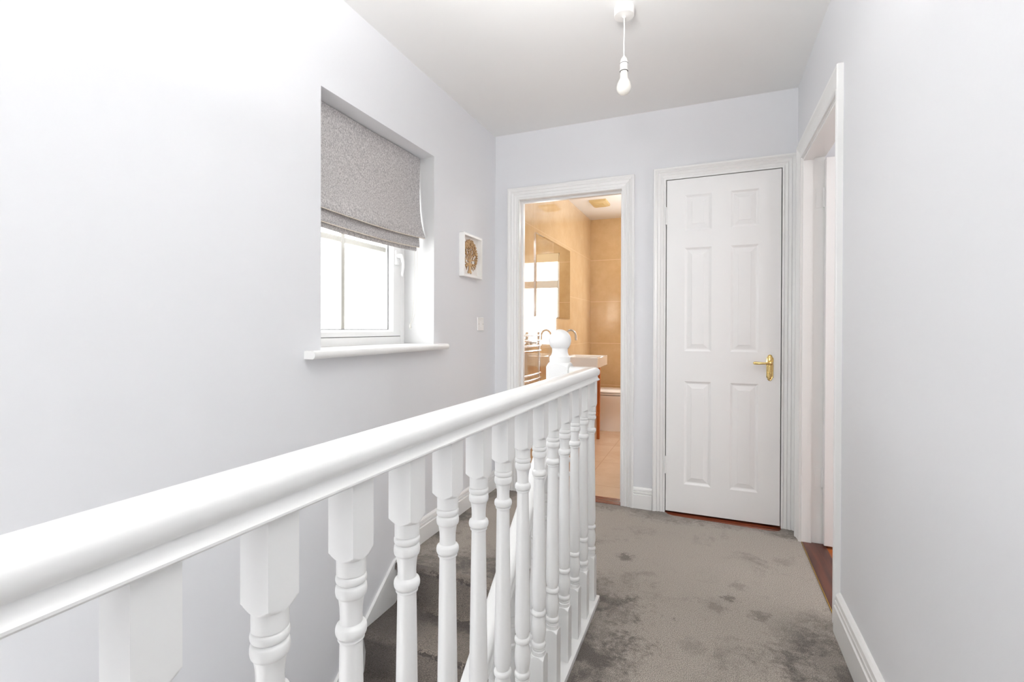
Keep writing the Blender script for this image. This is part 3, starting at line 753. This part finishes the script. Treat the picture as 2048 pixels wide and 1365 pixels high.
# newel post with ball finial
def newel():
    b = MB(); q = .0455; RR = .067
    b.lathe([(RR, -.30)] + cone_cut(.046, RR, .122, .102)[::-1], (NX, NY, 0), 64, square=q)
    b.lathe([(.0415, .118), (.0415, .128), (.036, .130)] + bead(.143, .017, .038, .046) + [(.036, .156), (.040, .175), (.0445, .20), (.042, .222), (.036, .232)] + bead(.243, .015, .038, .046) + [(.034, .256),
             (.040, .28), (.036, .38), (.032, .495)] + bead(.5125, .016, .038, .046) + [(.034, .525), (.036, .555)] + bead(.571, .018, .039, .046) + [(.040, .583), (.040, .60)], (NX, NY, 0), 48)
    b.lathe([(.040, .597)] + cone_cut(.046, RR, .598, .615) + cone_cut(.0435, RR, .979, .960)[::-1], (NX, NY, 0), 64, square=q)
    b.lathe([(.0425, .976), (.0435, .979), (.0435, 1.000), (.0425, 1.003), (.0405, 1.0045), (.0372, 1.008), (.0345, 1.014), (.0328, 1.021), (.0325, 1.029), (.0330, 1.037)], (NX, NY, 0), 48)
    return b
nw = newel().build('newel_post', GLOSS, bn, ang=30)
b = MB(); prof = []
for k in range(0, 21):
    a = -PI / 2 + .72 + (PI - .72) * k / 20; prof.append((max(.0004, .0465 * math.cos(a)), 1.0695 + .0465 * math.sin(a)))
b.lathe(prof, (NX, NY, 0), 40); b.build('ball_finial', GLOSS, nw)

# ------------------------------------------------------------------ staircase
st = thing('staircase', (-.99, 1.9, -.2), 'carpeted stairs going down beside the left wall', 'stairs')
GO, RI = .235, .1905
prof = []
yn, zn = 1.893, 0.0
prof.append((1.93, -.004)); prof.append((1.93, .0))
NS = 13
for k in range(NS):
    y = 1.893 - GO * k; z = -RI * k
    # rounded nosing then bulging riser
    for a in range(0, 7):
        t = PI / 2 + PI * a / 6 * 1.0
        prof.append((y + .016 + .018 * math.cos(t) * 1.0, z - .017 + .017 * math.sin(t)))
    prof.append((y + .018, z - .06)); prof.append((y + .024, z - .10)); prof.append((y + .022, z - .15)); prof.append((y + .020, z - RI + .012)); prof.append((y + .010, z - RI + .003)); prof.append((y - .012, z - RI))
    prof.append((y - GO * .5, z - RI - .001))
last = prof[-1]
top = prof[:]
nx_ = 26
b = MB(); xs = [-1.3765 + (1.3765 - .618) * i / nx_ for i in range(nx_ + 1)]
rows = []
for i, x in enumerate(xs):
    rows.append([(x, y + .0025 * math.sin(x * 17 + j * 1.3) * (1 if 2 < j else 0), z + (.0015 * math.sin(x * 23 + j * .9) if j > 2 else 0)) for j, (y, z) in enumerate(top)])
n = len(top); vs = [p for r in rows for p in r]; fs = []
for i in range(nx_):
    for j in range(n - 1): fs.append((i * n + j, i * n + j + 1, (i + 1) * n + j + 1, (i + 1) * n + j))
# underside to give the flight a body
o0 = len(vs)
for x in (xs[0], xs[-1]): vs += [(x, 1.93, -.26), (x, last[0], last[1] - .05)]
fs += [(o0, o0 + 1, o0 + 3, o0 + 2)]
fs.append(tuple([j for j in range(n)] + [o0 + 1, o0])); fs.append(tuple([nx_ * n + j for j in range(n)] + [o0 + 3, o0 + 2]))
fs.append((0, nx_ * n, o0 + 2, o0)); fs.append((n - 1, nx_ * n + n - 1, o0 + 3, o0 + 1))
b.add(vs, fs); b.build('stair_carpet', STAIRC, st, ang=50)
# open-side string
b = MB(); y1s, y0s = 1.885, -1.1
b.prism([(y1s, pitch(y1s) + .07), (y0s, pitch(y0s) + .07), (y0s, pitch(y0s) - .28), (y1s, pitch(y1s) - .28)], 'x', -.600, -.563)
b.build('string_board', GLOSS, st, bevel=.002)

sb = thing('stair_banister', (NX, 1.0, -.3), 'white sloping banister running down the stairs from the newel post', 'banister')
b = MB()
def zr(y): return .601 + .81 * (y - 1.645) - .9445     # offset that puts the widest line of the profile on the slope
ls = []
for y in (1.888, -1.0):
    ls.append([(NX + x, y, .9445 + (z - .9445) * 1.27 + zr(y)) for x, z in RP])
b.loops(ls); b.build('handrail', GLOSS, sb, ang=28)
b = MB(); b.prism([(1.885, pitch(1.885) + .09), (-1.0, pitch(-1.0) + .09), (-1.0, pitch(-1.0) + .07), (1.885, pitch(1.885) + .07)], 'x', NX - .03, NX + .03)
b.build('base_rail', GLOSS, sb)
bm_ = baluster_mb(zbase=.06, ztop=.76, zlow=.195, zup=.615)
# trim the square ends to the slope: shear end rings
def shear(v):
    x, y, z = v
    if z < .10 or z > .74: return (x, y, z + .81 * y)
    return v
bm_.v = [shear(v) for v in bm_.v]
sbal = bm_.build('baluster', GLOSS, sb, ang=30)
ys_ = [1.745, 1.6275, 1.51, 1.4, 1.2825, 1.165, 1.0475, .93, .8125]
for i, y in enumerate(ys_):
    o = sbal if i == 0 else sbal.copy()
    if i: COL.objects.link(o)
    o.location = (NX, y, pitch(y))

# ------------------------------------------------------------------ bathroom fittings
mr_ = thing('wall_mirror', (-1.36, 4.35, 1.22), 'large frameless mirror above the basin in the bathroom', 'mirror')
b = MB(); b.box(-1.36, -1.3505, 3.815, 4.885, 1.219, 1.929); b.build('mirror_edge', CHROME, mr_)
b = MB(); y0, y1, z0, z1 = 3.815, 4.885, 1.219, 1.929
b.loops([[(-1.3503, y0, z0), (-1.3503, y1, z0), (-1.3503, y1, z1), (-1.3503, y0, z1)], [(-1.3485, y0 + .012, z0 + .012), (-1.3485, y1 - .012, z0 + .012), (-1.3485, y1 - .012, z1 - .012), (-1.3485, y0 + .012, z1 - .012)]])
b.build('mirror_glass', MIRROR, mr_, ang=1)
b = MB()

tr_ = thing('towel_radiator', (-1.30, 3.56, .4), 'chrome ladder towel rail on the bathroom left wall', 'towel rail')
for yy in (3.355, 3.772):
    b = MB(); b.box(-1.318, -1.296, yy - .011, yy + .011, .30, 1.088); b.build('upright', CHROME, tr_, bevel=.004)
for zz in (1.064, 1.023, .981, .940, .752, .711, .669, .628, .46, .42, .38):
    b = MB(); b.tube([(-1.297, 3.345, zz), (-1.288, 3.45, zz), (-1.286, 3.56, zz), (-1.288, 3.67, zz), (-1.297, 3.782, zz)], .0085, 12); b.build('bar', CHROME, tr_)
for yy, zz in ((3.40, 1.0), (3.73, 1.0), (3.40, .5), (3.73, .5)):
    b = MB(); b.lathe([(.014, -.06), (.014, -.052), (.007, -.05), (.007, -.012)], (-1.30, yy, zz), 14, 'x'); b.build('bracket', CHROME, tr_)

vs_ = thing('vanity_stand', (-1.15, 4.53, 0), 'orange wooden stand on square legs under the basin', 'washstand')
for (lx, ly) in ((-1.035, 4.33), (-1.035, 4.825), (-1.33, 4.33), (-1.33, 4.825)):
    b = MB(); b.loops([[(lx - .014, ly - .014, 0), (lx + .014, ly - .014, 0), (lx + .014, ly + .014, 0), (lx - .014, ly + .014, 0)], [(lx - .02, ly - .02, .755), (lx + .02, ly - .02, .755), (lx + .02, ly + .02, .755), (lx - .02, ly + .02, .755)]])
    b.build('leg', VANWOOD, vs_, bevel=.002)
b = MB(); b.box(-1.33, -1.035, 4.32, 4.835, .68, .755); b.build('top_frame', VANWOOD, vs_)
b = MB(); b.box(-1.33, -1.03, 4.33, 4.36, .235, .275); b.box(-1.33, -1.03, 4.80, 4.83, .235, .275); b.box(-1.32, -1.04, 4.36, 4.80, .245, .262); b.build('shelf', VANWOOD, vs_)

bs = thing('basin', (-1.15, 4.53, .755), 'white square ceramic basin on the orange wooden stand', 'basin')
b = MB(); X0, X1, YY0, YY1, Z0, Z1 = -1.358, -.93, 4.315, 4.752, .757, .855
b.loops([[(X0, YY0, Z0), (X1, YY0, Z0), (X1, YY1, Z0), (X0, YY1, Z0)], [(X0, YY0, Z1), (X1, YY0, Z1), (X1, YY1, Z1), (X0, YY1, Z1)],
         [(X0 + .10, YY0 + .02, Z1), (X1 - .02, YY0 + .02, Z1), (X1 - .02, YY1 - .02, Z1), (X0 + .10, YY1 - .02, Z1)],
         [(X0 + .12, YY0 + .04, Z1 - .07), (X1 - .04, YY0 + .04, Z1 - .07), (X1 - .04, YY1 - .04, Z1 - .07), (X0 + .12, YY1 - .04, Z1 - .07)]])
b.build('basin_body', CERAMIC, bs, bevel=.008)
tp = thing('tap', (-1.27, 4.5, .855), 'tall curved chrome tap rising behind the basin', 'tap')
b = MB(); pth = [(-1.285, 4.5, .855), (-1.285, 4.5, 1.04)]
for k in range(1, 15):
    a = PI - PI * k / 14 * .97; pth.append((-1.235 + .050 * math.cos(a), 4.5, 1.045 + .058 * math.sin(a)))
pth.append((-1.184, 4.5, 1.005))
b.tube(pth, .010, 14); b.lathe([(.024, .855), (.024, .865), (.018, .87), (.018, .92), (.014, .925)], (-1.285, 4.5, 0), 20)
b.build('spout', STEEL, tp)
b = MB(); b.tube([(-1.285, 4.5, .905), (-1.25, 4.47, .93), (-1.235, 4.45, .94)], .005, 8); b.build('lever', STEEL, tp)

tl = thing('toilet', (-1.0, 5.36, 0), 'white ceramic toilet with closed seat at the back of the bathroom', 'toilet')
def egg(cx, cyy, a, bb, z, n=32, back=None):
    pts = []
    for k in range(n):
        t = 2 * PI * k / n; x = cx + a * math.cos(t); y = cyy + bb * math.sin(t) * (1 - .10 * math.cos(t))
        if back is not None: x = max(x, back)
        pts.append((x, y, z))
    return pts
TY = 5.36
b = MB(); b.loops([egg(-1.03, TY, .22, .125, .0, back=-1.22), egg(-1.03, TY, .22, .125, .02, back=-1.22), egg(-1.02, TY, .20, .105, .12, back=-1.22), egg(-1.0, TY, .22, .125, .22, back=-1.22), egg(-.98, TY, .27, .165, .32, back=-1.23), egg(-.97, TY, .29, .182, .365, back=-1.24), egg(-.97, TY, .29, .185, .395, back=-1.24)])
b.build('pan', CERAMIC, tl, ang=50)
b = MB(); b.loops([egg(-.97, TY, .288, .183, .401, back=-1.2), egg(-.97, TY, .292, .187, .405, back=-1.2), egg(-.97, TY, .292, .187, .414, back=-1.2), egg(-.97, TY, .288, .184, .417, back=-1.2)]); b.build('seat', CERAMIC, tl)
b = MB(); b.loops([egg(-.97, TY, .288, .184, .421, back=-1.2), egg(-.97, TY, .294, .188, .425, back=-1.2), egg(-.97, TY, .292, .187, .436, back=-1.2), egg(-.97, TY, .27, .17, .443, back=-1.19)]); b.build('lid', CERAMIC, tl)
b = MB(); b.box(-1.358, -1.20, 5.17, 5.55, .38, .76); b.box(-1.358, -1.19, 5.16, 5.56, .76, .79); b.build('cistern', CERAMIC, tl, bevel=.012)

ef = thing('extractor_fan', (-1.08, 5.07, ZC), 'small cream vent grille on the bathroom ceiling', 'extractor fan')
b = MB(); b.loops([[(-1.17, 4.95, ZC), (-.99, 4.95, ZC), (-.99, 5.19, ZC), (-1.17, 5.19, ZC)], [(-1.165, 4.955, ZC - .02), (-.995, 4.955, ZC - .02), (-.995, 5.185, ZC - .02), (-1.165, 5.185, ZC - .02)], [(-1.14, 4.985, ZC - .032), (-1.02, 4.985, ZC - .032), (-1.02, 5.155, ZC - .032), (-1.14, 5.155, ZC - .032)]])
b.build('fan_cover', VENT, ef)
for k in range(4):
    b = MB(); b.box(-1.135, -1.025, 5.0 + k * .038, 5.022 + k * .038, ZC - .038, ZC - .031); b.build('slat', VENT, ef)
